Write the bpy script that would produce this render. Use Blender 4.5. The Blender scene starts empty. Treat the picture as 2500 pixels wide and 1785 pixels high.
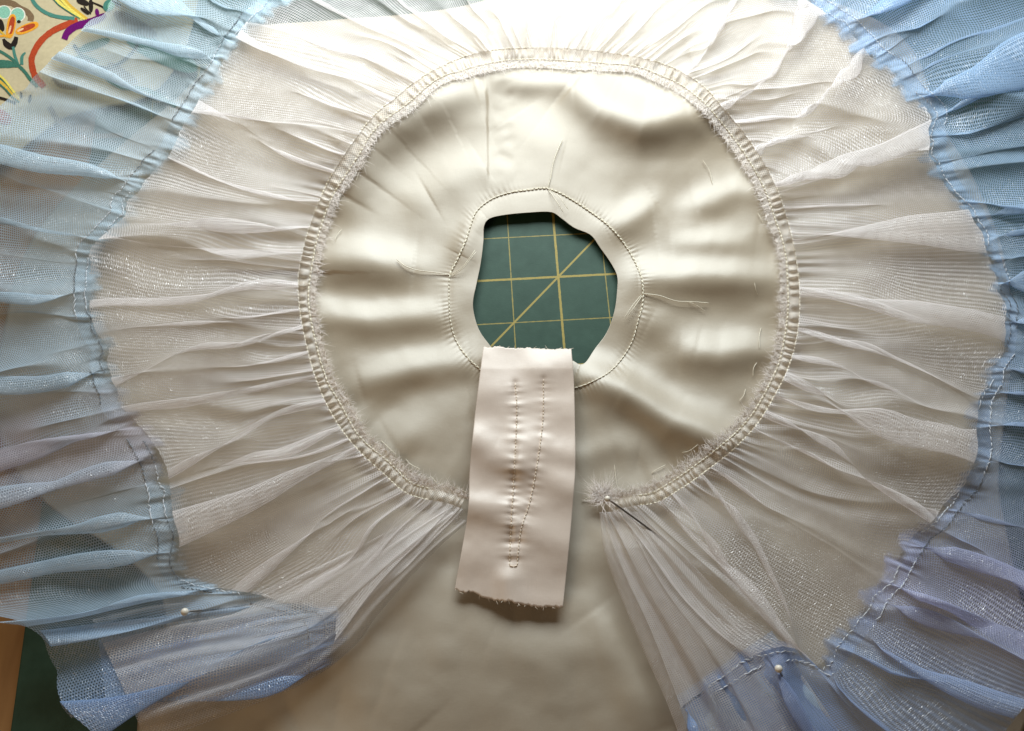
import bpy, math, random
import numpy as np
from mathutils import Vector

rng = np.random.default_rng(7)
random.seed(7)
S = bpy.context.scene
COL = S.collection

# ------------------------------------------------------------------ camera
FPX, CX, CY, TILT, D0 = 2000.0, 1250.0, 892.5, math.radians(20), 0.212
cam_d = bpy.data.cameras.new('camera')
cam = bpy.data.objects.new('camera', cam_d); COL.objects.link(cam)
cam_d.sensor_width = 36.0
cam_d.lens = 36.0 * FPX / 2500.0
cam_d.clip_start = 0.005
cam_d.clip_end = 20
ct, st = math.cos(TILT), math.sin(TILT)
CAM = np.array([0.0, -D0 * st, D0 * ct])
cam.location = CAM
cam.rotation_euler = (TILT, 0, 0)
S.camera = cam

# ------------------------------------------------------------------ world and lamps (indoor: one window, dim warm room)
W = bpy.data.worlds.new('World'); S.world = W; W.use_nodes = True
bg = W.node_tree.nodes['Background']
bg.inputs[0].default_value = (0.60, 0.45, 0.30, 1)
bg.inputs[1].default_value = 0.07

def area_lamp(name, loc, target, sx, sy, power, color):
    d = bpy.data.lights.new(name, 'AREA'); d.shape = 'RECTANGLE'; d.size = sx; d.size_y = sy
    d.energy = power; d.color = color
    o = bpy.data.objects.new(name, d); COL.objects.link(o)
    o.location = loc
    o.rotation_euler = (Vector(target) - Vector(loc)).to_track_quat('-Z', 'Y').to_euler()
    return o
area_lamp('window_light', (0.005, 0.218, 0.145), (0.0, 0.085, 0), 0.24, 0.14, 1.30, (0.90, 0.97, 1.0))

area_lamp('room_lamp', (-0.30, -0.30, 0.35), (-0.05, 0, 0), 0.25, 0.25, 0.42, (1.0, 0.66, 0.36))

S.view_settings.view_transform = 'Standard'
S.view_settings.look = 'None'
S.view_settings.exposure = -0.12
S.view_settings.gamma = 1.0
S.render.engine = 'CYCLES'
S.cycles.max_bounces = 8
S.cycles.diffuse_bounces = 3
S.cycles.glossy_bounces = 3
S.cycles.transmission_bounces = 4
S.cycles.transparent_max_bounces = 24
S.cycles.use_denoising = True
S.cycles.caustics_reflective = False
S.cycles.caustics_refractive = False

# ------------------------------------------------------------------ helpers
def P(x, y, z=0.0):
    """photo pixel -> world point at height z (metres)"""
    x = np.asarray(x, float); y = np.asarray(y, float); z = np.asarray(z, float)
    dx = (x - CX) / FPX; dy = -(y - CY) / FPX
    wy = dy * ct + st; wz = dy * st - ct
    t = (z - CAM[2]) / wz
    X = t * dx; Y = CAM[1] + t * wy
    return np.stack(np.broadcast_arrays(X, Y, z), -1)

PXM = 0.0001104   # metres per photo pixel near the middle

def link(name, me, mat=None, parent=None):
    o = bpy.data.objects.new(name, me); COL.objects.link(o)
    if mat is not None: me.materials.append(mat)
    if parent is not None: o.parent = parent
    return o

def mesh(name, V, F, smooth=True, uv=None):
    me = bpy.data.meshes.new(name)
    V = np.asarray(V, np.float32).reshape(-1, 3); F = np.asarray(F, np.int32)
    n = F.shape[1]
    me.vertices.add(len(V)); me.vertices.foreach_set('co', V.ravel())
    me.loops.add(F.size); me.loops.foreach_set('vertex_index', F.ravel())
    me.polygons.add(len(F)); me.polygons.foreach_set('loop_start', np.arange(0, F.size, n, dtype=np.int32))
    if smooth: me.polygons.foreach_set('use_smooth', np.ones(len(F), bool))
    if uv is not None:
        l = me.uv_layers.new(name='UVMap')
        l.data.foreach_set('uv', np.asarray(uv, np.float32).reshape(-1, 2)[F.ravel()].ravel())
    me.update(calc_edges=True)
    return me

def grid_faces(n, m, wrap=False):
    i = np.arange(n if wrap else n - 1)[:, None]; j = np.arange(m - 1)[None, :]
    i2 = (i + 1) % n
    a = i * m + j; b = i2 * m + j; c = i2 * m + j + 1; d = i * m + j + 1
    return np.stack(np.broadcast_arrays(a, b, c, d), -1).reshape(-1, 4)

def catmull(pts, n, closed=False):
    p = np.asarray(pts, float); k = len(p)
    if closed:
        q = np.vstack([p[-1], p, p[0], p[1]]); seg = k
    else:
        q = np.vstack([2 * p[0] - p[1], p, 2 * p[-1] - p[-2]]); seg = k - 1
    t = np.linspace(0, seg, n, endpoint=not closed)
    i = np.minimum(t.astype(int), seg - 1); f = (t - i)[:, None]
    a, b, c, d = q[i], q[i + 1], q[i + 2], q[i + 3]
    return 0.5 * (2 * b + (c - a) * f + (2 * a - 5 * b + 4 * c - d) * f ** 2 + (3 * b - a - 3 * c + d) * f ** 3)

def resample(p, step):
    d = np.r_[0, np.cumsum(np.linalg.norm(np.diff(p, axis=0), axis=1))]
    n = max(2, int(d[-1] / step) + 1)
    t = np.linspace(0, d[-1], n)
    return np.stack([np.interp(t, d, p[:, k]) for k in range(p.shape[1])], 1)

_tab = rng.random((256, 256))
def vnoise(x, y, seed=0):
    x = np.asarray(x, float) + seed * 17.31; y = np.asarray(y, float) + seed * 5.77
    xi = np.floor(x).astype(int); yi = np.floor(y).astype(int)
    fx = x - xi; fy = y - yi
    fx = fx * fx * fx * (fx * (fx * 6 - 15) + 10); fy = fy * fy * fy * (fy * (fy * 6 - 15) + 10)
    g = lambda a, b: _tab[a % 256, b % 256]
    return ((g(xi, yi) * (1 - fx) + g(xi + 1, yi) * fx) * (1 - fy) + (g(xi, yi + 1) * (1 - fx) + g(xi + 1, yi + 1) * fx) * fy) * 2 - 1

def segdist(x, y, pts):
    """distance to a polyline and how far along it (0..1)"""
    best = np.full(np.shape(x), 1e9); along = np.zeros(np.shape(x))
    p = np.asarray(pts, float); L = np.r_[0, np.cumsum(np.linalg.norm(np.diff(p, axis=0), axis=1))]
    for k in range(len(p) - 1):
        ax, ay = p[k]; bx, by = p[k + 1]
        dx, dy = bx - ax, by - ay; l2 = dx * dx + dy * dy
        t = np.clip(((x - ax) * dx + (y - ay) * dy) / l2, 0, 1)
        d = np.hypot(x - ax - t * dx, y - ay - t * dy)
        m = d < best
        best = np.where(m, d, best); along = np.where(m, (L[k] + t * math.sqrt(l2)) / L[-1], along)
    return best, along

def tag(o, label=None, cat=None, group=None, kind=None):
    if label: o['label'] = label
    if cat: o['category'] = cat
    if group: o['group'] = group
    if kind: o['kind'] = kind
    return o

def empty(name, loc):
    o = bpy.data.objects.new(name, None); COL.objects.link(o); o.location = loc
    o.empty_display_size = 0.01
    return o

def adopt(o, parent):
    """make o (built in world space) a child of parent, keeping its place"""
    o.parent = parent
    o.matrix_parent_inverse = parent.matrix_world.inverted()
    return o

def beads(paths, r, step, gap, flat=1.0, sides=5, jit=0.0):
    """a row of separate stitches along 3-D paths: list of (n,3) arrays -> verts, faces"""
    V, F = [], []; base = 0
    ang = np.linspace(0, 2 * math.pi, sides, endpoint=False)
    for p in paths:
        q = resample(np.asarray(p), step)
        for a, b in zip(q[:-1], q[1:]):
            d = b - a; l = np.linalg.norm(d)
            if l < 1e-7: continue
            d = d / l
            j = (rng.random(3) - 0.5) * jit
            a = a + d * l * gap * 0.5 + j; b = b - d * l * gap * 0.5 - j
            up = np.array([0, 0, 1.0]); sd = np.cross(d, up); sd /= (np.linalg.norm(sd) + 1e-9); up = np.cross(sd, d)
            for f, rr, lift in ((0, .35, -.5), (.25, 1, .2), (.75, 1, .2), (1, .35, -.5)):
                c = a + (b - a) * f + up * r * lift
                V.append(c + r * rr * (np.cos(ang)[:, None] * sd + flat * np.sin(ang)[:, None] * up))
            for k in range(3):
                for s in range(sides):
                    F.append((base + k * sides + s, base + k * sides + (s + 1) % sides, base + (k + 1) * sides + (s + 1) % sides, base + (k + 1) * sides + s))
            base += 4 * sides
    return np.concatenate(V), np.array(F)

def tube(p, r, sides=6, taper=True):
    p = np.asarray(p); n = len(p)
    t = np.gradient(p, axis=0); t /= np.linalg.norm(t, axis=1)[:, None] + 1e-12
    sd = np.cross(t, [0, 0, 1.0]); ln = np.linalg.norm(sd, axis=1)[:, None]
    sd = np.where(ln > 1e-4, sd / np.maximum(ln, 1e-9), [1.0, 0, 0]); up = np.cross(sd, t)
    ang = np.linspace(0, 2 * math.pi, sides, endpoint=False)
    rr = np.full(n, r)
    if taper: rr[0] *= .4; rr[-1] *= .4
    V = p[:, None] + rr[:, None, None] * (np.cos(ang)[None, :, None] * sd[:, None] + np.sin(ang)[None, :, None] * up[:, None])
    i = np.arange(n - 1)[:, None]; j = np.arange(sides)[None]
    a = i * sides + j; b = i * sides + (j + 1) % sides
    F = np.stack(np.broadcast_arrays(a, b, b + sides, a + sides), -1).reshape(-1, 4)
    return V.reshape(-1, 3), F

def join(parts):
    V, F, b = [], [], 0
    for v, f in parts:
        V.append(v); F.append(np.asarray(f) + b); b += len(v)
    return np.concatenate(V), np.concatenate(F)

# ------------------------------------------------------------------ materials
class NT:
    def __init__(s, name):
        s.m = bpy.data.materials.new(name); s.m.use_nodes = True
        s.t = s.m.node_tree; s.t.nodes.clear()
        s.out = s.t.nodes.new('ShaderNodeOutputMaterial')
    def n(s, kind, ins=None, **props):
        nd = s.t.nodes.new('ShaderNode' + kind)
        for k, v in props.items(): setattr(nd, k, v)
        for k, v in (ins or {}).items(): s.set(nd.inputs[k], v)
        return nd
    def set(s, sock, v):
        if isinstance(v, bpy.types.NodeSocket): s.t.links.new(v, sock)
        else: sock.default_value = v
    def math(s, op, a, b=0.0, clamp=False):
        nd = s.n('Math', {0: a, 1: b}, operation=op, use_clamp=clamp); return nd.outputs[0]
    def ramp(s, fac, stops, interp='LINEAR'):
        nd = s.n('ValToRGB', {0: fac}); e = nd.color_ramp; e.interpolation = interp
        while len(e.elements) > 1: e.elements.remove(e.elements[-1])
        e.elements[0].position = stops[0][0]; e.elements[0].color = (*stops[0][1], 1)
        for p, c in stops[1:]:
            x = e.elements.new(p); x.color = (*c, 1)
        return nd.outputs[0]
    def mix(s, fac, a, b, blend='MIX'):
        nd = s.n('Mix', data_type='RGBA', blend_type=blend)
        s.set(nd.inputs[0], fac); s.set(nd.inputs[6], a); s.set(nd.inputs[7], b)
        return nd.outputs[2]
    def done(s, surf):
        s.t.links.new(surf, s.out.inputs[0]); return s.m

def plain(name, col, rough=0.6, noise=0.0, scale=800, spec=0.4, bump=0.0, metallic=0.0):
    k = NT(name)
    geo = k.n('NewGeometry').outputs['Position']
    nz = k.n('TexNoise', {'Vector': geo, 'Scale': scale, 'Detail': 4.0})
    lo = tuple(max(0, c * (1 - noise)) for c in col); hi = tuple(min(1, c * (1 + noise)) for c in col)
    c = k.ramp(nz.outputs[0], [(0.3, lo), (0.7, hi)])
    b = k.n('BsdfPrincipled', {'Base Color': c, 'Roughness': rough, 'Specular IOR Level': spec, 'Metallic': metallic})
    if bump:
        bp = k.n('Bump', {'Height': nz.outputs[0], 'Strength': bump, 'Distance': 0.0003}); k.set(b.inputs['Normal'], bp.outputs[0])
    return k.done(b.outputs[0])

def satin(name, col, rough=0.36, metallic=0.35, trans=0.0, weave_rot=0.06):
    k = NT(name)
    geo = k.n('NewGeometry').outputs['Position']
    mp = k.n('Mapping', {'Vector': geo, 'Rotation': (0, 0, weave_rot), 'Scale': (900, 4200, 900)})
    w = k.n('TexNoise', {'Vector': mp.outputs[0], 'Scale': 1.0, 'Detail': 3.0})
    mp2 = k.n('Mapping', {'Vector': geo, 'Rotation': (0, 0, weave_rot), 'Scale': (5200, 700, 900)})
    w2 = k.n('TexNoise', {'Vector': mp2.outputs[0], 'Scale': 1.0, 'Detail': 2.0})
    hsum = k.math('ADD', w.outputs[0], w2.outputs[0])
    big = k.n('TexNoise', {'Vector': geo, 'Scale': 40.0, 'Detail': 3.0})
    c = k.mix(big.outputs[0], tuple(x * 0.93 for x in col) + (1,), tuple(min(1, x * 1.06) for x in col) + (1,))
    c = k.mix(k.math('MULTIPLY', k.math('SUBTRACT', hsum, 0.6), 0.35, True), c, tuple(x * 0.8 for x in col) + (1,))
    bp = k.n('Bump', {'Height': hsum, 'Strength': 0.10, 'Distance': 0.0001})
    mid = k.n('TexNoise', {'Vector': geo, 'Scale': 150.0, 'Detail': 3.0, 'Roughness': 0.6})
    bp2 = k.n('Bump', {'Height': mid.outputs[0], 'Strength': 0.05, 'Distance': 0.0012, 'Normal': bp.outputs[0]})
    b = k.n('BsdfPrincipled', {'Base Color': c, 'Roughness': rough, 'Metallic': 0.0, 'Specular IOR Level': 0.3,
                               'Normal': bp2.outputs[0]})
    g = k.n('BsdfGlossy', {'Color': (0.96, 0.97, 0.93, 1), 'Roughness': rough, 'Anisotropy': 0.35, 'Normal': bp2.outputs[0]})
    surf = k.n('MixShader', {0: metallic, 1: b.outputs[0], 2: g.outputs[0]}).outputs[0]
    if trans:
        t = k.n('BsdfTransparent'); mx = k.n('MixShader', {0: trans, 1: surf, 2: t.outputs[0]}); surf = mx.outputs[0]
    return k.done(surf)

def tulle(name, color_fn, cover, net=1.0, gloss=0.10, transl=0.32, contrast=0.75, ravel=0.0, glints=0.93):
    """nylon net: honeycomb of threads with holes; threads are round, so the net closes up when seen at a slant"""
    k = NT(name)
    uv = k.n('UVMap').outputs[0]
    sx = k.n('SeparateXYZ', {0: uv})
    u, v = sx.outputs[0], sx.outputs[1]
    cell = 0.00074 * net
    f = 2 * math.pi / cell
    a = k.math('COSINE', k.math('MULTIPLY', u, f))
    b1 = k.math('COSINE', k.math('ADD', k.math('MULTIPLY', u, -0.5 * f), k.math('MULTIPLY', v, 0.866 * f)))
    c1 = k.math('COSINE', k.math('ADD', k.math('MULTIPLY', u, -0.5 * f), k.math('MULTIPLY', v, -0.866 * f)))
    hexv = k.math('ADD', a, k.math('ADD', b1, c1))                 # -1.5 .. 3 : 3 in a hole
    thread = k.math('SUBTRACT', 0.66, k.math('MULTIPLY', hexv, 0.42), True)
    geo = k.n('NewGeometry')
    irr = k.n('TexNoise', {'Vector': uv, 'Scale': 260.0, 'Detail': 3.0})
    dens = k.math('ADD', 0.75, k.math('MULTIPLY', irr.outputs[0], 0.5))
    cov = k.math('MULTIPLY', dens, k.math('ADD', cover * (1 - contrast), k.math('MULTIPLY', thread, cover * contrast * 1.9)), True)
    if ravel:      # raw edge of the net ravels away over the first few millimetres
        rn = k.n('TexNoise', {'Vector': uv, 'Scale': 160.0, 'Detail': 4.0})
        cov = k.math('MULTIPLY', cov, k.math('DIVIDE', k.math('ADD', v, k.math('MULTIPLY', k.math('SUBTRACT', rn.outputs[0], 0.52), 0.016)), ravel, True))
    lw = k.n('LayerWeight', {'Blend': 0.5})
    cosv = k.math('MAXIMUM', k.math('SUBTRACT', 1.0, lw.outputs['Facing']), 0.2)
    open_ = k.math('POWER', k.math('SUBTRACT', 1.0, cov, True), k.math('DIVIDE', 1.0, k.math('POWER', cosv, 0.8)))
    alpha = k.math('SUBTRACT', 1.0, open_, True)
    col = color_fn(k)
    df = k.n('BsdfDiffuse', {'Color': col})
    tl = k.n('BsdfTranslucent', {'Color': col})
    mx = k.n('MixShader', {0: transl, 1: df.outputs[0], 2: tl.outputs[0]})
    sp = k.n('TexNoise', {'Vector': uv, 'Scale': 2600.0, 'Detail': 1.0})
    bp = k.n('Bump', {'Height': sp.outputs[0], 'Strength': 0.8, 'Distance': 0.0004})
    gl = k.n('BsdfAnisotropic' if False else 'BsdfGlossy', {'Color': (1, 0.98, 0.96, 1), 'Roughness': 0.32, 'Normal': bp.outputs[0]})
    cl = k.n('VectorMath', {0: uv, 3: 1.0 / (cell * 0.55)}, operation='SCALE')
    fl = k.n('VectorMath', {0: cl.outputs[0]}, operation='FLOOR')
    wn = k.n('TexWhiteNoise', {'Vector': fl.outputs[0]}, noise_dimensions='2D')
    glint = k.math('MULTIPLY', k.math('GREATER_THAN', wn.outputs['Value'], glints), 0.30)
    gloss = k.math('ADD', glint, gloss, True)
    m2 = k.n('MixShader', {0: gloss, 1: mx.outputs[0], 2: gl.outputs[0]})
    tr = k.n('BsdfTransparent')
    fin = k.n('MixShader', {0: alpha, 1: tr.outputs[0], 2: m2.outputs[0]})
    return k.done(fin.outputs[0])

def pink_col(k):
    geo = k.n('NewGeometry').outputs['Position']
    nz = k.n('TexNoise', {'Vector': geo, 'Scale': 22.0, 'Detail': 2.0})
    return k.ramp(nz.outputs[0], [(0.3, (0.94, 0.88, 0.85)), (0.7, (0.98, 0.93, 0.91))])

def blue_col(k):
    """hand-dyed: the colour drifts along the length of the strip"""
    u = k.n('SeparateXYZ', {0: k.n('UVMap').outputs[0]}).outputs[0]
    t = k.math('DIVIDE', u, BLUE_LEN)
    geo = k.n('NewGeometry').outputs['Position']
    nz = k.n('TexNoise', {'Vector': geo, 'Scale': 45.0, 'Detail': 2.0})
    t = k.math('ADD', t, k.math('MULTIPLY', k.math('SUBTRACT', nz.outputs[0], 0.5), 0.05))
    c = k.ramp(t, [(0.0, (0.24, 0.42, 0.78)), (0.03, (0.46, 0.64, 0.86)), (0.07, (0.48, 0.64, 0.78)), (0.12, (0.50, 0.63, 0.73)), (0.155, (0.66, 0.60, 0.68)), (0.175, (0.48, 0.62, 0.73)),
                      (0.25, (0.54, 0.69, 0.78)), (0.33, (0.64, 0.78, 0.86)), (0.39, (0.54, 0.76, 0.88)), (0.425, (0.85, 0.62, 0.72)), (0.45, (0.60, 0.58, 0.90)), (0.52, (0.30, 0.46, 0.92)),
                      (0.60, (0.40, 0.60, 0.88)), (0.68, (0.42, 0.64, 0.88)), (0.76, (0.38, 0.56, 0.80)), (0.84, (0.40, 0.55, 0.80)), (0.89, (0.60, 0.62, 0.90)), (0.93, (0.42, 0.56, 0.84)), (0.97, (0.38, 0.50, 0.84)), (1.0, (0.20, 0.40, 0.82))])
    return k.mix(0.18, c, (0.60, 0.67, 0.74, 1))

BLUE_LEN = 1.0   # set below through the UV map: u runs 0..1 along the blue strip times 1 m
M_satin = satin('ivory_satin', (0.43, 0.355, 0.25), rough=0.52, metallic=0.115)
M_strip = satin('peach_satin', (0.90, 0.765, 0.65), rough=0.42, metallic=0.08, trans=0.18, weave_rot=1.5)
M_pink = tulle('pale_pink_tulle', pink_col, 0.245, net=0.74, gloss=0.14, contrast=0.85)
def cream_col(k):
    nz = k.n('TexNoise', {'Vector': k.n('NewGeometry').outputs['Position'], 'Scale': 300.0, 'Detail': 2.0})
    return k.ramp(nz.outputs[0], [(0.3, (0.86, 0.76, 0.63)), (0.7, (0.98, 0.92, 0.84))])
M_head = tulle('gathered_tulle', cream_col, 0.50, contrast=0.5)
M_blue = tulle('blue_tulle', blue_col, 0.42, net=0.62, ravel=0.003, contrast=0.75, glints=0.975)
M_ballow = tulle('blue_seam_allowance', blue_col, 0.46, contrast=0.4, ravel=0.0035)
M_thread = plain('ivory_thread', (0.90, 0.82, 0.66), 0.5, 0.15, 3000)
M_wthread = plain('pale_thread', (0.72, 0.76, 0.80), 0.55, 0.2, 3000)
M_dthread = plain('grey_thread', (0.16, 0.18, 0.20), 0.6, 0.2, 3000)
M_fuzz = plain('raw_fibre', (0.92, 0.84, 0.78), 0.6, 0.1, 3000)
M_cloth = plain('cream_cotton', (0.54, 0.455, 0.28), 0.85, 0.06, 900, 0.1, 0.15)

def wood_mat():
    k = NT('oak_wood')
    geo = k.n('NewGeometry').outputs['Position']
    mp = k.n('Mapping', {'Vector': geo, 'Scale': (60, 6, 6), 'Rotation': (0, 0, 0.2)})
    nz = k.n('TexNoise', {'Vector': mp.outputs[0], 'Scale': 3.0, 'Detail': 6.0, 'Distortion': 0.6})
    c = k.ramp(nz.outputs[0], [(0.3, (0.30, 0.15, 0.055)), (0.55, (0.42, 0.23, 0.09)), (0.75, (0.50, 0.29, 0.12))])
    b = k.n('BsdfPrincipled', {'Base Color': c, 'Roughness': 0.4})
    return k.done(b.outputs[0])
M_wood = wood_mat()

MAT_ROT = math.radians(-3.3)
INCH = 0.0254
def mat_mat():
    k = NT('green_cutting_mat')
    co = k.n('TexCoord').outputs['Object']
    sx = k.n('SeparateXYZ', {0: co}); x, y = sx.outputs[0], sx.outputs[1]
    wob = k.n('TexNoise', {'Vector': co, 'Scale': 900.0, 'Detail': 2.0})
    def line(c, period, half):
        q = k.math('DIVIDE', c, period)
        fr = k.math('SUBTRACT', q, k.math('FLOOR', k.math('ADD', q, 0.5)))
        d = k.math('MULTIPLY', k.math('ABSOLUTE', fr), period)
        d = k.math('ADD', d, k.math('MULTIPLY', k.math('SUBTRACT', wob.outputs[0], 0.5), 0.00022))
        return k.math('LESS_THAN', d, half)
    thick = k.math('MAXIMUM', line(x, INCH, 0.00031), line(y, INCH, 0.00031))
    xo, yo = k.math('ADD', x, INCH / 2), k.math('ADD', y, INCH / 2)
    thin = k.math('MAXIMUM', line(xo, INCH, 0.00014), line(yo, INCH, 0.00014))
    dg = k.math('MULTIPLY', k.math('SUBTRACT', x, y), 0.70711)
    diag = k.math('LESS_THAN', k.math('ABSOLUTE', dg), 0.00026)
    inside = k.math('MULTIPLY', k.math('MULTIPLY', k.math('GREATER_THAN', x, -0.1144), k.math('LESS_THAN', x, 0.0889)), k.math('MULTIPLY', k.math('GREATER_THAN', y, -0.0635), k.math('LESS_THAN', y, 0.0762)))
    m = k.math('MAXIMUM', k.math('MAXIMUM', thick, diag), k.math('MULTIPLY', thin, 0.8))
    m = k.math('MULTIPLY', m, inside)
    nz = k.n('TexNoise', {'Vector': co, 'Scale': 300.0, 'Detail': 6.0})
    wear = k.n('TexNoise', {'Vector': co, 'Scale': 2500.0, 'Detail': 2.0})
    m = k.math('MULTIPLY', m, k.math('ADD', 0.55, k.math('MULTIPLY', wear.outputs[0], 0.6)), True)
    g = k.ramp(nz.outputs[0], [(0.3, (0.024, 0.066, 0.043)), (0.7, (0.037, 0.088, 0.060))])
    c = k.mix(m, g, (0.45, 0.35, 0.085, 1))
    bp = k.n('Bump', {'Height': wear.outputs[0], 'Strength': 0.12, 'Distance': 0.0002})
    b = k.n('BsdfPrincipled', {'Base Color': c, 'Roughness': 0.55, 'Specular IOR Level': 0.35, 'Normal': bp.outputs[0]})
    return k.done(b.outputs[0])
M_mat = mat_mat()

# ------------------------------------------------------------------ table, mat, tablecloth
def slab(name, corners, z0, z1, mat):
    c = np.asarray(corners); n = len(c)
    V = np.vstack([np.c_[c, np.full(n, z1)], np.c_[c, np.full(n, z0)]])
    me = bpy.data.meshes.new(name)
    F = [tuple(range(n)), tuple(range(2 * n - 1, n - 1, -1))] + [(i, i + n, (i + 1) % n + n, (i + 1) % n) for i in range(n)]
    me.from_pydata(V.tolist(), [], F); me.update()
    return link(name, me, mat)
table = slab('table_top', [(-0.32, -0.24), (0.32, -0.24), (0.32, 0.34), (-0.32, 0.34)], -0.032, -0.002, M_wood)
tag(table, 'orange brown wooden table top under the cutting mat', 'table', kind='structure')

# the mat's grid origin sits at the crossing of two thick gold lines seen through the waist hole
O = P(1363, 676, 0)
mo = empty('cutting_mat', (O[0], O[1], -0.002)); mo.rotation_euler = (0, 0, -MAT_ROT * 1.0)
bpy.context.view_layer.update()
E1 = P(58, 1513, 0); E2 = P(28, 1785, 0)
def tolocal(p):
    a = -mo.rotation_euler[2]; d = p[:2] - O[:2]
    return np.array([d[0] * math.cos(a) - d[1] * math.sin(a), d[0] * math.sin(a) + d[1] * math.cos(a)])
lx = 0.5 * (tolocal(E1)[0] + tolocal(E2)[0])
cw = [(lx, -0.165), (lx + 0.30, -0.165), (lx + 0.30, 0.22), (lx, 0.22)]
cut = slab('mat_sheet', cw, 0.0, 0.002, M_mat)
cut.parent = mo
bv = cut.modifiers.new('edge', 'BEVEL'); bv.width = 0.0004; bv.segments = 2
tag(mo, 'dark green cutting mat with gold grid lines seen through the round hole', 'cutting mat')

# tablecloth with printed flowers
tc = empty('tablecloth', tuple(P(-40, 250, 0.0)))
bpy.context.view_layer.update()
co = catmull([(-420, -330), (500, -330), (500, -200), (490, -60), (470, 60), (430, 160), (380, 220), (320, 250), (250, 262), (160, 285), (80, 340), (0, 400), (-150, 440), (-420, 460)], 160)
cen = np.array([-60.0, 120.0])
rad = np.linspace(0, 1, 30)
G = cen + (co[:, None] - cen) * rad[None, :, None]
gz = 0.0012 + 0.00035 * vnoise(G[..., 0] / 110, G[..., 1] / 90, 3)
tcm = mesh('woven_cloth', P(G[..., 0], G[..., 1], gz), grid_faces(160, 30))
o = link('woven_cloth', tcm, M_cloth); adopt(o, tc)
so = o.modifiers.new('thickness', 'SOLIDIFY'); so.thickness = 0.0004; so.offset = -1
tag(tc, 'cream cotton tablecloth printed with red, purple and teal flowers, under the tulle hem', 'tablecloth')

pal = {'brown': (0.20, 0.13, 0.07), 'teal': (0.26, 0.52, 0.38), 'green': (0.05, 0.16, 0.11), 'dteal': (0.07, 0.22, 0.17), 'red': (0.42, 0.06, 0.02),
       'orange': (0.78, 0.34, 0.03), 'pale': (0.80, 0.52, 0.30), 'black': (0.022, 0.016, 0.012), 'purple': (0.13, 0.006, 0.12),
       'yellow': (0.75, 0.62, 0.12), 'white': (0.78, 0.74, 0.62), 'gold': (0.65, 0.40, 0.05)}
PM = {k: plain('print_' + k, v, 0.85, 0.18, 2500, 0.1) for k, v in pal.items()}
def cloth_z(x, y): return 0.0012 + 0.00035 * vnoise(np.asarray(x) / 110, np.asarray(y) / 90, 3)
_lay = [0]
def ribbon(name, pts, width, colr):
    c = resample(catmull(pts, 60), 2.5); n = len(c)
    w = np.asarray(width, float)
    w = np.interp(np.linspace(0, 1, n), np.linspace(0, 1, w.size), w.ravel()) if w.size > 1 else np.full(n, float(w))
    t = np.gradient(c, axis=0); t /= np.linalg.norm(t, axis=1)[:, None] + 1e-9
    nn = np.stack([-t[:, 1], t[:, 0]], 1)
    w = w * (1 + 0.08 * vnoise(np.arange(n) / 2.0, np.zeros(n), len(pts)))
    rows = [c + nn * (w * f)[:, None] / 2 for f in (-1, 0, 1)]
    g = np.stack(rows, 1); _lay[0] += 1
    z = cloth_z(g[..., 0], g[..., 1]) + 0.00002 + _lay[0] * 0.000004
    return adopt(link(name, mesh(name, P(g[..., 0], g[..., 1], z), grid_faces(n, 3)), PM[colr]), tc)
def blob(name, c, rx, ry, rot, colr, pointy=0.0):
    a = np.linspace(0, 2 * math.pi, 40, endpoint=False)
    rr = 1 - pointy * np.abs(np.sin(a)) ** 1.0 * 0.55
    x = np.cos(a) * rx; y = np.sin(a) * ry * rr
    ca, sa = math.cos(math.radians(rot)), math.sin(math.radians(rot))
    X = c[0] + x * ca - y * sa; Y = c[1] + x * sa + y * ca
    _lay[0] += 1
    g = np.stack([np.stack([c[0] + (X - c[0]) * f, c[1] + (Y - c[1]) * f], -1) for f in (0.02, 0.5, 1)], 1)
    z = cloth_z(g[..., 0], g[..., 1]) + 0.00002 + _lay[0] * 0.000004
    return adopt(link(name, mesh(name, P(g[..., 0], g[..., 1], z), grid_faces(40, 3, True)), PM[colr]), tc)
ribbon('printed_scroll', [(-30, 12), (0, 6), (28, 8), (48, 20), (64, 28), (75, 40), (74, 52)], 15, 'brown')
for c, r in (((10, 30), 15), ((43, 36), 16)):
    blob('printed_dot', c, r + 3, r + 2, 0, 'white'); blob('printed_dot', c, r, r, 0, 'teal')
blob('printed_leaf', (2, 62), 8, 22, -15, 'black', .5); blob('printed_leaf', (46, 53), 5, 4, 0, 'black')
blob('printed_petal', (27, 64), 30, 16, 100, 'orange', .6); blob('printed_petal', (66, 69), 30, 16, -22, 'orange', .6)
blob('printed_petal', (28, 62), 22, 10, 100, 'red', .6); blob('printed_petal', (66, 68), 21, 10, -22, 'red', .6)
blob('printed_petal', (24, 72), 10, 3, 105, 'pale', .3); blob('printed_petal', (50, 73), 9, 3, -25, 'pale', .3)
ribbon('printed_stamen', [(-20, 62), (0, 76), (18, 92)], 5, 'gold'); ribbon('printed_stamen', [(-15, 92), (5, 88), (26, 88)], 5, 'orange')
ribbon('printed_cup', [(8, 95), (16, 108), (28, 114), (36, 104), (40, 90)], [6, 14, 16, 14, 9], 'black')
ribbon('printed_stem', [(32, 114), (36, 135), (44, 158)], 7, 'dteal'); ribbon('printed_stem', [(62, 128), (54, 138), (53, 158)], [4, 8, 8], 'dteal')
ribbon('printed_leaf', [(-30, 158), (5, 156), (30, 158), (48, 162)], [6, 20, 18, 6], 'green')
ribbon('printed_stem', [(-20, 118), (5, 128), (30, 145), (48, 162)], 7, 'green')
ribbon('printed_stem', [(45, 160), (60, 175), (75, 195), (92, 212)], 8, 'green')
ribbon('printed_arc', [(108, 212), (86, 186), (77, 150), (84, 125), (100, 100), (125, 78), (155, 63), (190, 50)], 15, 'red')
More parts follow.
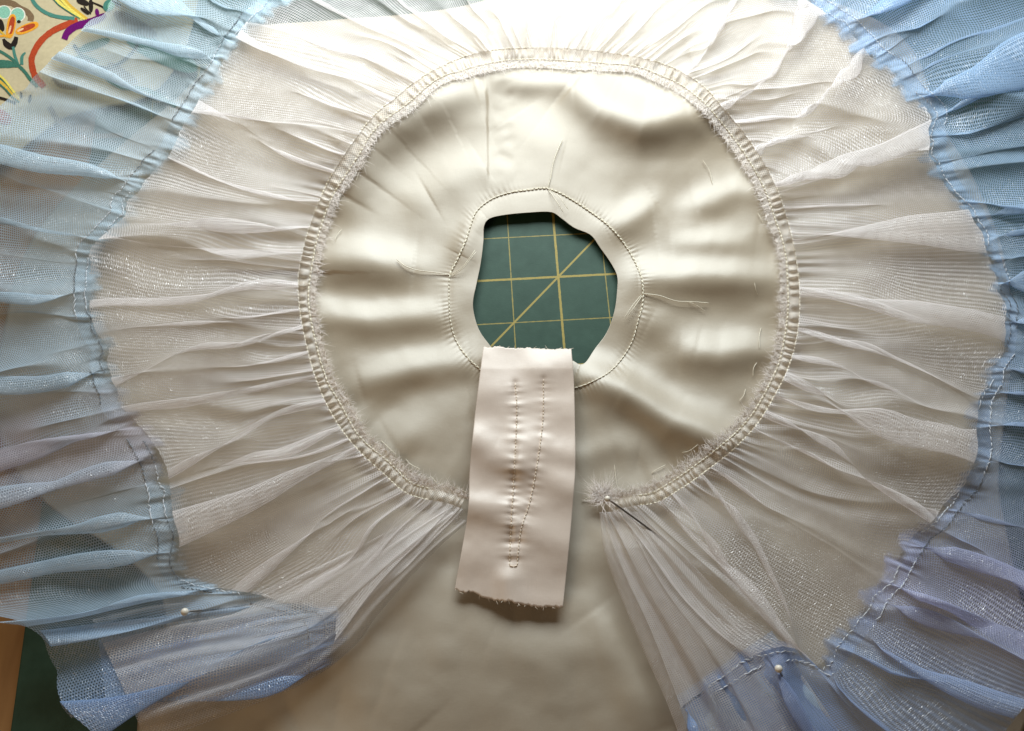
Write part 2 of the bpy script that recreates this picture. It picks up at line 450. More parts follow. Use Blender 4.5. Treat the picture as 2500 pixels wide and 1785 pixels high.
ribbon('printed_arc', [(157, 96), (164, 80), (182, 66), (205, 58), (232, 50), (258, 36)], [15, 17, 18, 19, 19, 12], 'purple')
ribbon('printed_vine', [(74, -14), (84, 8), (102, 25), (126, 37), (155, 43), (182, 45)], 9, 'dteal')
for d, cc, w in ((0, 'yellow', 9), (9, 'brown', 3), (14, 'yellow', 8), (-7, 'green', 3), (21, 'gold', 6)):
    ribbon('printed_strand', [(132 + d, -8), (150 + d * .95, 12), (175 + d * .8, 30), (200 + d * .6, 46)], w, cc)
blob('printed_bud', (202, 5), 16, 9, 20, 'black', .4); blob('printed_bud', (222, 14), 16, 7, 88, 'black', .4)
blob('printed_bud', (207, 27), 13, 5, 38, 'black', .4); blob('printed_bud', (237, 30), 9, 6, 80, 'purple', .3)
ribbon('printed_stem', [(226, 6), (245, 14), (265, 26)], 4, 'black'); ribbon('printed_stem', [(205, 15), (213, 25), (222, 34)], 3, 'black')
blob('printed_dot', (264, 14), 12, 15, 20, 'dteal'); blob('printed_dot', (271, 14), 8, 12, 20, 'teal'); blob('printed_bud', (284, 6), 14, 7, 40, 'black', .3)
for d, cc, w in ((0, 'green', 4), (6, 'gold', 7), (13, 'green', 4), (-8, 'yellow', 5)):
    ribbon('printed_strand', [(-14, 182 + d), (10, 202 + d), (30, 226 + d * .8), (47, 244 + d * .4)], w, cc)
ribbon('printed_strand', [(-10, 236), (18, 244), (39, 252)], 6, 'black')
blob('printed_petal', (4, 285), 26, 20, 30, 'red', .4); blob('printed_bud', (52, 232), 8, 3, 80, 'black'); blob('printed_bud', (73, 240), 10, 4, 100, 'black')
ribbon('printed_leaf', [(128, 190), (150, 208), (190, 214)], [3, 10, 8], 'brown')
ribbon('printed_leaf', [(165, 150), (200, 140), (240, 150)], [4, 12, 6], 'green')

blob('printed_leaf', (395, 130), 95, 34, 25, 'dteal', .5); blob('printed_leaf', (330, 60), 60, 22, 30, 'brown', .5)
ribbon('printed_vine', [(240, 170), (290, 210), (360, 220), (430, 260)], 10, 'green')
ribbon('printed_arc', [(120, 260), (150, 300), (220, 330), (300, 330)], 12, 'brown'); blob('printed_leaf', (230, 110), 40, 14, -20, 'green', .5); blob('printed_leaf', (300, 180), 44, 15, 35, 'brown', .5); ribbon('printed_vine', [(180, 110), (215, 150), (270, 165), (330, 120), (340, 70)], 8, 'black')

# ------------------------------------------------------------------ the satin underskirt
HC = np.array([1330.0, 700.0])
hole = [(1182, 552), (1195, 534), (1230, 525), (1290, 519), (1345, 518), (1372, 534), (1402, 556), (1442, 574), (1466, 606), (1490, 640), (1506, 672),
        (1507, 705), (1500, 760), (1481, 812), (1452, 852), (1430, 884), (1414, 889), (1396, 880), (1372, 884), (1345, 906), (1300, 914), (1262, 900), (1222, 872),
        (1196, 843), (1171, 808), (1158, 770), (1155, 735), (1164, 690), (1174, 640), (1180, 590)]
outline = [(330, 1830), (345, 1700), (400, 1570), (390, 1450), (290, 1350), (140, 1250), (40, 1150), (-10, 1000), (10, 800), (60, 620), (160, 480), (300, 350), (420, 250), (520, 150), (600, 72),
           (800, 50), (1000, 34), (1150, 10), (1300, -40), (1500, -70), (1800, -40), (2050, 10), (2220, 110), (2300, 300), (2390, 460), (2455, 640), (2470, 850), (2450, 1050),
           (2440, 1200), (2490, 1450), (2520, 1640), (2480, 1820), (2300, 2000), (1800, 2080), (1300, 2090), (800, 2060), (300, 2000)]
def polar(pts, n):
    p = resample(np.vstack([pts, pts[:1]]), 2.0) if not isinstance(pts, np.ndarray) else pts
    a = np.arctan2(p[:, 1] - HC[1], p[:, 0] - HC[0]); r = np.hypot(p[:, 0] - HC[0], p[:, 1] - HC[1])
    i = np.argsort(a); a, r = a[i], r[i]
    th = np.linspace(-math.pi, math.pi, n, endpoint=False)
    return th, np.interp(th, np.r_[a - 2 * math.pi, a, a + 2 * math.pi], np.r_[r, r, r])
NT_, NR = 840, 190
th, rh = polar(resample(catmull(hole, 600, True), 1.5), NT_)
_, ro = polar(resample(catmull(outline, 900, True), 3), NT_)
_, rh_s = polar(resample(catmull(hole, 600, True), 1.5), NT_)

ridges = [  # (polyline in photo pixels, half-width px, height mm)
    ([(770, 628), (880, 636), (1010, 652)], 50, 2.9),
    ([(770, 770), (900, 784), (1080, 772)], 38, 2.5),
    ([(880, 940), (1000, 905), (1150, 885)], 40, 2.6),
    ([(960, 1080), (1080, 1010), (1150, 990)], 55, 1.6),
    ([(1560, 676), (1700, 676), (1910, 680)], 42, 3.3),
    ([(1660, 862), (1760, 868), (1910, 850)], 40, 2.4),
    ([(1410, 905), (1520, 950), (1640, 1030), (1790, 1090)], 46, 4.6),
    ([(1400, 205), (1470, 262), (1570, 298), (1680, 282), (1720, 250)], 52, 5.2),
    ([(830, 470), (900, 350), (1010, 258), (1170, 190)], 60, 4.6),
    ([(1195, 170), (1280, 200), (1400, 200)], 30, 1.6),
    ([(1700, 500), (1800, 470), (1870, 470)], 34, 1.8),
    ([(1050, 480), (1120, 440), (1180, 400)], 46, 1.4),
    ([(1260, 280), (1300, 340), (1380, 360)], 50, 0.9),
    ([(1640, 600), (1740, 590), (1880, 610)], 28, 0.9),
    ([(1480, 560), (1530, 540), (1600, 490)], 34, 1.6),
    ([(1185, 530), (1150, 560), (1120, 620)], 26, 1.2),
    ([(1580, 800), (1640, 830), (1700, 845)], 40, 1.0),
    ([(1400, 1120), (1500, 1090), (1560, 1100)], 40, 1.3),
    ([(1400, 190), (1500, 265), (1600, 275), (1720, 230)], 125, 4.2),
    ([(850, 400), (930, 290), (1060, 210), (1150, 180)], 115, 3.6),
    ([(1600, 560), (1720, 540), (1850, 560)], 60, 1.2),
    # below, in the open front of the skirt
    ([(1440, 1500), (1540, 1640), (1600, 1785)], 60, 1.8),
    ([(900, 1500), (1050, 1530), (1250, 1500)], 120, 1.6),
    ([(950, 1640), (1120, 1700), (1400, 1680)], 110, 1.4),
    ([(700, 1700), (850, 1640), (1000, 1800)], 100, 2.2),
    ([(1200, 1560), (1300, 1600), (1450, 1590)], 60, 0.9),
]
CEN = np.array([1345.0, 665.0])
def satin_h(x, y):
    h = np.full(np.shape(x), 1.3)
    for pts, w, a in ridges:
        d, t = segdist(x, y, pts)
        h = h + 0.80 * a * np.exp(-(d / (1.10 * w)) ** 2) * (0.45 + 0.55 * np.sin(np.clip(t, 0, 1) * math.pi) ** 0.5)
    rr = np.hypot((x - CEN[0]) / 600, (y - CEN[1]) / 550)
    inn = 1 / (1 + np.exp((rr - 0.98) * 14))
    h = h + (0.55 + 0.15 * inn) * (1 - 0.5 * np.clip((y - 1230) / 150, 0, 1)) * vnoise(x / 150, y / 120, 1) + 0.16 * vnoise(x / 66, y / 58, 2) + 0.03 * vnoise(x / 27, y / 30, 4)
    # wrinkles beneath the tulle fan out from the waist
    an = np.arctan2(y - CEN[1], x - CEN[0])
    h = h + (1 - inn) * (1 - 0.75 * np.clip((y - 1230) / 120, 0, 1) * (np.abs(x - 1250) < 600)) * (1.0 * vnoise(an * 6.0, rr * 2.2, 5) + 0.45 * vnoise(an * 15.0, rr * 3.5, 15))
    # centre-back seam: a soft step
    sx = x - (1186 + (y - 300) * 0.012)
    m = np.clip((470 - y) / 60, 0, 1) * np.clip((y - 140) / 40, 0, 1)
    h = h + m * 0.34 * np.where(sx <= 0, np.exp(sx.clip(-400, 0) / 60), np.exp(-(sx.clip(0, 400) / 5) ** 2) - 0.2 * np.exp(-((sx - 12) / 10) ** 2))
    h = h + m * 0.13 * np.exp(-((sx - 45) / 34) ** 2) * vnoise(x / 28 + y / 40, y / 26 - x / 60, 6)
    return h
ST = catmull([(1099, 671), (1096, 714), (1099, 779), (1112, 828), (1135, 864), (1171, 900), (1225, 935), (1310, 955), (1396, 949), (1458, 926), (1500, 897), (1540, 841), (1559, 779),
              (1569, 733), (1566, 681), (1546, 632), (1520, 590), (1484, 550), (1442, 518), (1386, 482), (1337, 461), (1292, 464), (1239, 472), (1197, 488), (1164, 515),
              (1151, 544), (1138, 586), (1118, 632)], 500, True)
_, rst = polar(ST, NT_)
def satin_z(x, y):
    """full height in metres: wrinkles, lifted rim round the hole, puckers on the stay-stitching"""
    h = satin_h(x, y)
    a = np.arctan2(y - HC[1], x - HC[0]); r = np.hypot(x - HC[0], y - HC[1])
    R = np.interp(a, th, rh, period=2 * math.pi); Rs = np.interp(a, th, rst, period=2 * math.pi)
    d = r - R
    up = np.clip(0.9 + 0.9 * np.cos(a + math.pi * 0.72), 0.3, 2)     # most at the top and top left
    h = h + 0.95 * up * np.exp(-(np.clip(d, 0, None) / 120.0) ** 2) - 0.08 * np.clip(up, 0, 1.3) * np.exp(-np.clip(d, 0, None) / 24.0)
    e = r - Rs
    h = h - 0.12 * np.exp(-(e / 9) ** 2) + 0.045 * np.exp(-(np.abs(e - 8) / 11)) * np.sin(a * 150 + 3 * np.sin(a * 11)) * (np.abs(e) < 90) * (0.6 + 0.6 * vnoise(a * 9, e * 0, 8))
    return np.maximum(h, 0.25) * 0.001

fr = np.linspace(0, 1, NR) ** 1.35
R = rh[:, None] + (ro - rh)[:, None] * fr[None]
X = HC[0] + np.cos(th)[:, None] * R; Y = HC[1] + np.sin(th)[:, None] * R
skirt = empty('doll_skirt', tuple(P(1345, 690, 0.0)))
bpy.context.view_layer.update()
tag(skirt, 'unfinished doll skirt of ivory satin with gathered pink and blue tulle tiers spread round', 'skirt')
sat = adopt(link('satin_underskirt', mesh('satin_underskirt', P(X, Y, satin_z(X, Y)), grid_faces(NT_, NR, True)), M_satin), skirt)
so = sat.modifiers.new('thickness', 'SOLIDIFY'); so.thickness = 0.00018; so.offset = -1

def on_satin(p, lift=0.00012):
    p = np.asarray(p, float); return P(p[:, 0], p[:, 1], satin_z(p[:, 0], p[:, 1]) + lift)
def part(name, VF, mat, parent, kind=None, smooth=True, uv=None):
    o = adopt(link(name, mesh(name, VF[0], VF[1], smooth, uv), mat), parent)
    if kind: o['kind'] = kind
    return o
bpy.context.view_layer.update()
ringp = np.vstack([ST, ST[:1]])
off = 3.0 * np.stack([np.cos(np.linspace(0, 2 * math.pi, len(ringp))), np.sin(np.linspace(0, 2 * math.pi, len(ringp)))], 1)
v1 = beads([on_satin(resample(ringp, 3), 0.00016)], 0.00017, 0.0011, 0.03, jit=0.00012)
seg = resample(ringp, 3)
cm = seg.mean(0)
v2 = beads([on_satin((cm + (seg - cm) * 1.008)[a:b], 0.00010) for a, b in ((60, 150), (250, 420), (470, 560))], 0.00013, 0.0013, 0.1, jit=0.0002)
part('stay_stitching', join([v1, v2]), M_thread, sat, 'stuff')
def thread(pts, lift, r=0.00009, parent=sat, name='loose_thread', mat=M_thread):
    p = resample(catmull(pts, 40), 4)
    z = np.linspace(0, 1, len(p))
    w = satin_z(p[:, 0], p[:, 1]) + 0.0002 + lift * np.sin(z * math.pi * 0.75)
    return part(name, tube(P(p[:, 0], p[:, 1], w), r), mat, parent)
thread([(1099, 671), (1060, 665), (1020, 660), (990, 650), (968, 633)], 0.0006, 0.00013)
thread([(1099, 672), (1125, 655), (1145, 632), (1160, 610)], 0.0012)
thread([(1100, 676), (1130, 655), (1150, 630), (1163, 614)], 0.0016)
thread([(1337, 461), (1345, 430), (1350, 400), (1360, 370), (1374, 338)], 0.0005, 0.00012)
thread([(1338, 463), (1355, 485), (1375, 518)], 0.0016); thread([(1340, 463), (1365, 480), (1388, 512)], 0.0016)
thread([(1570, 717), (1610, 722), (1650, 735), (1690, 737), (1730, 740)], 0.0008, 0.00012)
thread([(1566, 720), (1545, 745), (1525, 776)], 0.0014); thread([(1568, 722), (1552, 745), (1533, 772)], 0.0010)
thread([(1680, 737), (1700, 745), (1722, 760)], 0.0006, 0.00006)

# ------------------------------------------------------------------ tulle tiers
rows = [  # inner seam, blue seam, blue hem (photo pixels), clockwise from the left front opening
 ((1135,1245),(815,1620),(330,1880)), ((1090,1228),(838,1530),(140,1730)), ((1030,1217),(790,1475),(120,1610)), ((985,1200),(640,1440),(60,1530)),
 ((935,1155),(500,1400),(-60,1490)), ((879,1104),(460,1280),(-120,1400)), ((831,1045),(420,1170),(-150,1290)), ((793,978),(375,1060),(-180,1180)),
 ((767,912),(310,960),(-200,1060)), ((750,850),(300,870),(-220,940)), ((734,770),(262,760),(-220,800)), ((728,690),(250,660),(-200,640)), ((736,630),(262,580),(-180,520)),
 ((752,566),(330,500),(-120,400)), ((776,500),(415,430),(-20,290)), ((811,427),(455,340),(40,215)), ((859,352),(500,270),(118,142)), ((910,287),(560,170),(225,64)),
 ((965,240),(600,110),(285,5)), ((1024,194),(650,40),(360,-150)), ((1093,156),(760,0),(560,-250)), ((1176,128),(1000,-30),(850,-330)), ((1275,119),(1230,-60),(1200,-350)),
 ((1374,119),(1450,-60),(1500,-350)), ((1472,128),(1650,-50),(1750,-330)), ((1580,146),(1850,-40),(2050,-280)), ((1666,178),(1990,25),(2300,-200)), ((1725,220),(2090,120),(2500,-80)),
 ((1770,270),(2190,210),(2620,30)), ((1812,320),(2250,262),(2700,150)), ((1850,375),(2258,330),(2720,250)), ((1885,437),(2275,405),(2740,360)), ((1912,505),(2335,500),(2760,460)),
 ((1933,580),(2380,585),(2780,560)), ((1947,660),(2410,680),(2790,680)), ((1952,740),(2425,770),(2800,790)), ((1945,820),(2412,870),(2800,900)), ((1925,895),(2378,970),(2790,1020)),
 ((1893,962),(2372,1080),(2780,1160)), ((1848,1036),(2310,1190),(2740,1320)), ((1787,1100),(2230,1310),(2680,1470)), ((1720,1153),(2130,1420),(2600,1600)), ((1660,1195),(2040,1530),(2480,1760)),
 ((1600,1228),(1975,1600),(2330,1900)), ((1540,1236),(1885,1545),(2150,1950)), ((1468,1255),(1655,1705),(1760,2000))]
rows = np.array(rows, float)
NF = 4000
IN, SE, HE = (catmull(rows[:, k], NF) for k in range(3))
_q = np.linspace(0, 1, NF); _d = HE - SE; _d /= np.linalg.norm(_d, axis=1)[:, None]
_st = 30 * vnoise(_q * 36, _q * 0, 71) + 10 * vnoise(_q * 120, _q * 0, 72)
SE = SE + _d * (_st * np.clip(np.minimum(_q, 1 - _q) * 40, 0, 1))[:, None]
w = 0.5 * np.linalg.norm(np.diff(IN, axis=0), axis=1) + 0.5 * np.linalg.norm(np.diff(SE, axis=0), axis=1)
cum = np.r_[0, np.cumsum(w)]; TOT = cum[-1]
def at(curve, s):
    q = np.interp(np.clip(s, 0, 1) * TOT, cum, np.arange(NF))
    return np.stack([np.interp(q, np.arange(NF), curve[:, k]) for k in (0, 1)], -1)
def s_of(curve, pt):
    i = np.argmin(np.hypot(curve[:, 0] - pt[0], curve[:, 1] - pt[1])); return cum[i] / TOT
sp = lambda px: px / TOT

def pleat_field(s, v, pleats):
    """lateral shift (in s) and height (mm) from a set of pleats; s (n,), v (m,)"""
    ds = np.zeros((len(s), len(v))); z = np.zeros_like(ds)
    vv = v[None, :]
    for c0, c1, w0, w1, a0, a1, beta, wig, ph, vs, ve in pleats:
        lo = max(0, np.searchsorted(s, min(c0, c1) - 4 * max(w0, w1) - 0.004)); hi = np.searchsorted(s, max(c0, c1) + 4 * max(w0, w1) + 0.004)
        if hi <= lo: continue
        ss = s[lo:hi, None]
        c = c0 + (c1 - c0) * vv + wig * np.sin(vv * 3.1 * 1.3 + ph) * vv * (1.2 - vv)
        ww = w0 + (w1 - w0) * vv
        env = np.clip((vv - vs) / 0.12 + 1, 0, 1) * np.clip((ve - vv) / 0.25, 0, 1)
        q = (ss - c) / ww
        g = np.exp(-q * q)
        ds[lo:hi] += -beta * env * (ss - c) * g * 1.0 + beta * env * 0.35 * ww * g * math.sin(ph * 2)
        z[lo:hi] += (a0 + (a1 - a0) * vv) * env * g
    return ds, z

NS = 2800
sg = np.linspace(0, 1, NS)
man = [((1680,165),(1800,-10),3), ((1760,270),(1985,20),4), ((1750,240),(1940,40),2), ((1850,360),(2090,170),3), ((1845,370),(2150,250),3), ((1885,432),(2265,250),6), ((1892,450),(2260,300),5),
       ((1900,470),(2262,345),3), ((1940,560),(2372,555),4), ((1945,590),(2375,572),4), ((1955,690),(2415,742),5), ((1950,720),(2412,775),5), ((1952,790),(2405,885),4), ((1952,805),(2372,940),4),
       ((1938,872),(2340,1030),4), ((1920,925),(2370,1130),5), ((1905,965),(2360,1110),5), ((1870,1020),(2250,1250),4), ((1850,1060),(2230,1310),3), ((1720,1160),(1990,1560),4),
       ((1650,1205),(1975,1590),5), ((1610,1222),(1940,1590),4), ((870,330),(500,260),4), ((860,355),(470,300),4), ((820,430),(470,330),3), ((775,510),(425,420),3), ((760,560),(300,530),5), ((745,615),(270,600),4),
       ((730,690),(262,720),4), ((735,755),(270,800),3), ((742,800),(300,900),5), ((755,855),(310,940),3), ((770,925),(360,1020),3), ((800,985),(420,1130),4), ((830,1040),(440,1200),4),
       ((870,1095),(470,1320),4), ((940,1165),(560,1420),3), ((1000,1210),(700,1455),3), ((1060,1222),(830,1500),3), ((960,240),(600,110),3), ((1010,200),(640,60),3), ((1090,156),(760,0),2.5)]
pleats = []
for a, b, k in man:
    w0 = sp(8 + 1.6 * k + 4 * random.random()); w1 = sp(14 + 7 * k + 18 * random.random())
    pleats.append((s_of(IN, a), s_of(SE, b), w0, w1, 0.55 * k, 0.50 * k, 0.9 + 0.22 * k + 0.3 * random.random(), sp(26) * (random.random() - .5), random.random() * 6, -0.1, 1.35))
mc = np.array([p[0] for p in pleats])
for _ in range(120):
    c = random.random(); k = 0.5 + 3.0 * random.random() ** 1.4
    c1 = c + sp(70) * (random.random() - .5)
    ve = random.choice([0.35, 0.5, 0.7, 1.3, 1.3]); vs = random.choice([-0.1, -0.1, -0.1, 0.3, 0.5])
    if vs > ve - .3: ve = 1.3
    pleats.append((c, c1, sp(7 + 7 * random.random()), sp(10 + 26 * random.random()), 0.45 * k, 0.5 * k, 0.5 + 0.5 * k * random.random(), sp(36) * (random.random() - .5), random.random() * 6, vs, ve))

for _ in range(150):      # tight gathers that die out a little way from the seam
    c = random.random(); c1 = c + sp(50) * (random.random() - .5)
    pleats.append((c, c1, sp(4.5 + 3 * random.random()), sp(9 + 14 * random.random()), 0.7 + 0.6 * random.random(), 0.6 * random.random(), 0.8 + 0.9 * random.random(), sp(16) * (random.random() - .5), random.random() * 6, -0.1, 0.25 + 0.5 * random.random()))
ABR = 24.0     # how far (px) the pink runs on beneath the blue seam
def build_pink():
    NV = 72
    v = np.linspace(0, 1.0, NV)
    ds, z = pleat_field(sg, v, pleats)
    s2 = sg[:, None] + ds
    A = at(IN, s2); B = at(SE, s2); C = at(HE, s2)
    dirn = C - B; dirn /= np.linalg.norm(dirn, axis=-1, keepdims=True)
    B = B + dirn * ABR
    # a soft bow in the run of the cloth so that fold lines are not ruler-straight
    vv = v[None, :, None]
    G = A * (1 - vv) + B * vv
    T = np.gradient(G, axis=0); T /= np.linalg.norm(T, axis=-1, keepdims=True) + 1e-9
    bow = 15 * vnoise(sg[:, None] * 46 + 0 * v, v[None] * 2.4 + 0 * sg[:, None], 11) * np.sin(np.clip(v, 0, 1) * math.pi)[None]
    bow = bow * np.ones_like(ds)
    base = at(SE, sg) - at(IN, sg); 
    perp = np.stack([-base[:, 1], base[:, 0]], -1); perp /= np.linalg.norm(perp, axis=-1, keepdims=True)
    G = G + perp[:, None] * bow[..., None]
    fine = np.exp(-v / 0.10)[None] * (0.45 * np.sin(sg * 2 * math.pi * 210 + 5 * np.sin(sg * 60))[:, None] + 0.35 * vnoise(sg * 520, sg * 0, 21)[:, None])
    med = np.clip(v * 4, 0, 1)[None] * (0.55 * vnoise(sg[:, None] * 150 + v[None] * 0.8, v[None] * 1.1 + 0 * sg[:, None], 12) + 0.45 * vnoise(sg[:, None] * 60 - v[None] * 1, v[None] * 1.5, 13))
    z0 = 4.1 + 0.4 * np.sin(np.clip(v, 0, 1) * math.pi)[None] - 0.3 * v[None]
    # the free front edges stand up a little from the satin
    edge = 5.0 * np.exp(-(sg / 0.02) ** 2)[:, None] + 2.0 * np.exp(-(1 - sg) / 0.010)[:, None]
    zz = np.maximum(z0 + z + fine + med + edge * np.clip(v * 2, 0, 1)[None], 2.4)
    lay = 2.2 * np.clip((sg - s_of(IN, (1580, 1232))) / 0.006, 0, 1)[:, None]     # the right front end folds back over its neighbour
    zz = zz + lay
    near = np.clip(1 - v / 0.45, 0, 1)[None]
    zz = np.maximum(zz, (satin_z(G[..., 0], G[..., 1]) * 1000 + 0.9 + 0.5 * (z + fine)) * (near > 0))
    W3 = P(G[..., 0], G[..., 1], zz * 0.001)
    uv = np.stack([np.broadcast_to(sg[:, None] * TOT * PXM * 1.5, ds.shape), np.broadcast_to(v[None] * 520 * PXM, ds.shape)], -1)
    return W3, uv, G
W3, UV, _G = build_pink()
pink = part('pink_tulle_tier', (W3.reshape(-1, 3), grid_faces(NS, W3.shape[1])), M_pink, skirt, uv=UV)
pink['label'] = 'pale pink tulle tier gathered onto the satin'
pink_edge = W3

# gathered heading: two stitch rows and a raw, fraying allowance on the inner side
bpy.context.view_layer.update()
def build_heading():
    NV = 20
    v = np.linspace(0, 1, NV)                      # 0 at outer stitch row, 0.62 inner row, 1 raw edge
    T = np.gradient(at(IN, sg), axis=0); T /= np.linalg.norm(T, axis=-1, keepdims=True) + 1e-9
    nrm = np.stack([-T[:, 1], T[:, 0]], -1)        # towards the waist
    if np.sum(nrm * (CEN - at(IN, sg))) < 0: nrm = -nrm
    wdt = 47 + 7 * vnoise(sg * 40, sg * 0, 31)
    c = at(IN, sg)
    G = c[:, None] + nrm[:, None] * (wdt[:, None] * (v - 0.06)[None])[..., None]
    wob = 3.0 * vnoise(sg * 330, sg * 0, 32)
    G = G + T[:, None] * (wob[:, None] * np.sin(v * 6)[None])[..., None]
    ph = sg * 2 * math.pi * 190 + 4 * np.sin(sg * 47) + 2.5 * np.sin(sg * 151)
    pk = 0.55 * np.sin(ph) + 0.45 * vnoise(sg * 420, sg * 0, 33)
    bow = np.sin(np.clip(v / 0.62, 0, 1) * math.pi)[None]
    hv = (1.35 + 1.0 * vnoise(sg * 75, sg * 0, 35))[:, None]
    z = 3.0 + 0.38 * hv * bow * (1.0 + pk[:, None]) + 0.35 * pk[:, None] * np.cos(v * 3)[None] + 0.5 * np.clip(v - 0.62, 0, 1)[None] * (1 + 2.0 * vnoise(sg * 600, sg * 0, 34))[:, None]
    sz = satin_z(G[..., 0], G[..., 1]) * 1000
    z = np.maximum(z, sz + 0.5 + 0.36 * hv * bow * (1.0 + pk[:, None]) + 0.3 * np.abs(pk[:, None]))
    return P(G[..., 0], G[..., 1], z * 0.001), G, nrm
H3, HG, HN = build_heading()
uvh = np.stack([np.broadcast_to(sg[:, None] * TOT * PXM * 2.2, H3.shape[:2]), np.broadcast_to(np.linspace(0, 1, H3.shape[1])[None] * 52 * PXM, H3.shape[:2])], -1)
i0 = int(0.004 * NS); i1 = NS - 30
head = part('gathered_heading', (H3[i0:i1].reshape(-1, 3), grid_faces(i1 - i0, H3.shape[1])), M_head, pink, uv=uvh[i0:i1])
up = np.array([0, 0, 0.00020])
st_a, st_b = s_of(IN, (1045, 1215)), s_of(IN, (1560, 1238))
ja, jb = int(st_a * NS), int(st_b * NS)
for j in (1, 12):
    part('gathering_stitches', beads([H3[ja:jb, j] + up * 1.3], 0.00020, 0.00115, 0.10, jit=0.00018), M_thread, pink, 'stuff')

# fraying fibres on the raw inner edge
def fibres(n, spread_in, spread_out, r, lo=0.0, hi=1.0):
    V = []; F = []
    idx = rng.integers(int(lo * NS) + 2, int(hi * NS) - 2, n)
    for q, i in enumerate(idx):
        j = rng.integers(12, H3.shape[1])
        a = H3[i, j]
        d2 = HN[i] * np.array([1, -1]) + rng.normal(0, 0.75, 2)
        d2 /= np.linalg.norm(d2)
        L = (spread_in + rng.random() ** 2 * spread_out) * PXM
        mid = a + np.array([*(d2 * L * .55), rng.random() * 0.0007 + 0.0002]); end = a + np.array([*((d2 + rng.normal(0, .35, 2)) * L), rng.random() * 0.0009])
        sd = np.array([-d2[1], d2[0], 0]) * r
        b = len(V)
        V += [a - sd, a + sd, mid - sd * .8, mid + sd * .8, end, end]
        F += [(b, b + 1, b + 3, b + 2), (b + 2, b + 3, b + 5, b + 4)]
    return np.array(V), np.array(F)
part('frayed_edge', fibres(7000, 8, 16, 0.000045), M_fuzz, pink, 'stuff', smooth=False)
part('frayed_edge', fibres(700, 16, 30, 0.00006, 0.985, 0.999), M_fuzz, pink, 'stuff', smooth=False)

# basting threads on the satin just inside the heading
for a, b in (((896, 388), (870, 440)), ((818, 590), (834, 560)), ((860, 1000), (885, 1030)), ((990, 1120), (1025, 1145)), ((1052, 1163), (1085, 1185)), ((1115, 1190), (1145, 1208)),
             ((930, 1075), (965, 1108)), ((1858, 800), (1854, 850)), ((1848, 885), (1838, 920)), ((1820, 950), (1805, 978)), ((1665, 1105), (1705, 1085)), ((1590, 1155), (1625, 1135)),
             ((1520, 1220), (1500, 1135)), ((1740, 450), (1715, 390)), ((1862, 545), (1850, 520)), ((1420, 1224), (1455, 1212)), ((1850, 720), (1842, 690)), ((790, 880), (805, 910))):
    m = ((a[0] + b[0]) / 2 + random.uniform(-6, 6), (a[1] + b[1]) / 2 + random.uniform(-6, 6))
    thread([a, m, b], 0.0004, 0.00008, name='basting_thread')

# blue tier
bple = []
for _ in range(210):
    c = random.random(); k = 0.6 + 3.2 * random.random() ** 1.5
    bple.append((c, c + sp(70) * (random.random() - .5), sp(9 + 8 * random.random()), sp(14 + 34 * random.random() ** 1.5), 0.35 * k, 1.0 * k, 1.0 + 0.5 * k * random.random(),
                 sp(26) * (random.random() - .5), random.random() * 6, -0.1, random.choice([0.6, 1.4, 1.4, 1.4])))
def build_blue():
    NV = 64
    v = np.r_[np.linspace(0, 0.22, 22, endpoint=False), np.linspace(0.22, 1, NV - 22)]
    env = np.clip((v - 0.05) / 0.2, 0.12, 1)
    ds, z = pleat_field(sg, v, bple)
    ds = ds * env[None]; z = z * env[None]
    s2 = sg[:, None] + ds
    B = at(SE, s2); C = at(HE, s2)
    vv = v[None, :, None]
    G = B * (1 - vv) + C * vv
    base = at(HE, sg) - at(SE, sg); perp = np.stack([-base[:, 1], base[:, 0]], -1); perp /= np.linalg.norm(perp, axis=-1, keepdims=True)
    bow = 10 * vnoise(sg[:, None] * 38 + 0 * v[None], v[None] * 2.0 + 0 * sg[:, None], 41) * np.sin(v * math.pi * .7)[None]
    G = G + perp[:, None] * bow[..., None]
    # raw inner edge and hem are uneven
    dirn = base / np.linalg.norm(base, axis=-1, keepdims=True)
    jag = 16 * vnoise(sg * 70, sg * 0, 42) + 8 * vnoise(sg * 260, sg * 0, 43)
    hem = 16 * vnoise(sg * 55, sg * 0, 44) + 12 * vnoise(sg * 190, sg * 0, 45)
    G = G + dirn[:, None] * (jag[:, None] * np.clip(1 - v * 6, 0, 1)[None] + hem[:, None] * np.clip((v - .8) * 5, 0, 1)[None])[..., None]
    gath = np.exp(-((v - 0.10) / 0.07) ** 2)[None] * (0.10 * np.sin(sg * 2 * math.pi * 240 + 9 * np.sin(sg * 71)) + 0.5 * vnoise(sg * 210, sg * 0, 49) + 0.4 * vnoise(sg * 480, sg * 0, 46))[:, None]
    seamwave = 0.9 * vnoise(sg * 85, sg * 0, 47)[:, None] * np.exp(-v / 0.4)[None]
    med = np.clip(v * 4, 0, 1)[None] * (0.6 * vnoise(sg[:, None] * 120 + v[None], v[None] * 3, 48))
    z0 = 5.0 - 0.2 * v[None]
    low = 2.0 * np.exp(-sg / 0.05)[:, None] * 0
    zz = np.maximum(z0 + z + gath + seamwave + med, 2.6)
    zz = zz + 2.0 * np.clip((sg - s_of(SE, (1930, 1570))) / 0.006, 0, 1)[:, None]
    uv = np.stack([np.broadcast_to(sg[:, None] * BLUE_LEN, ds.shape), np.broadcast_to(v[None] * 420 * PXM, ds.shape)], -1)
    return P(G[..., 0], G[..., 1], zz * 0.001), uv, v
B3, BUV, bv_ = build_blue()
blue = part('blue_tulle_tier', (B3.reshape(-1, 3), grid_faces(NS, B3.shape[1])), M_blue, skirt, uv=BUV)
blue['label'] = 'variegated blue tulle tier sewn to the pink one'
bpy.context.view_layer.update()
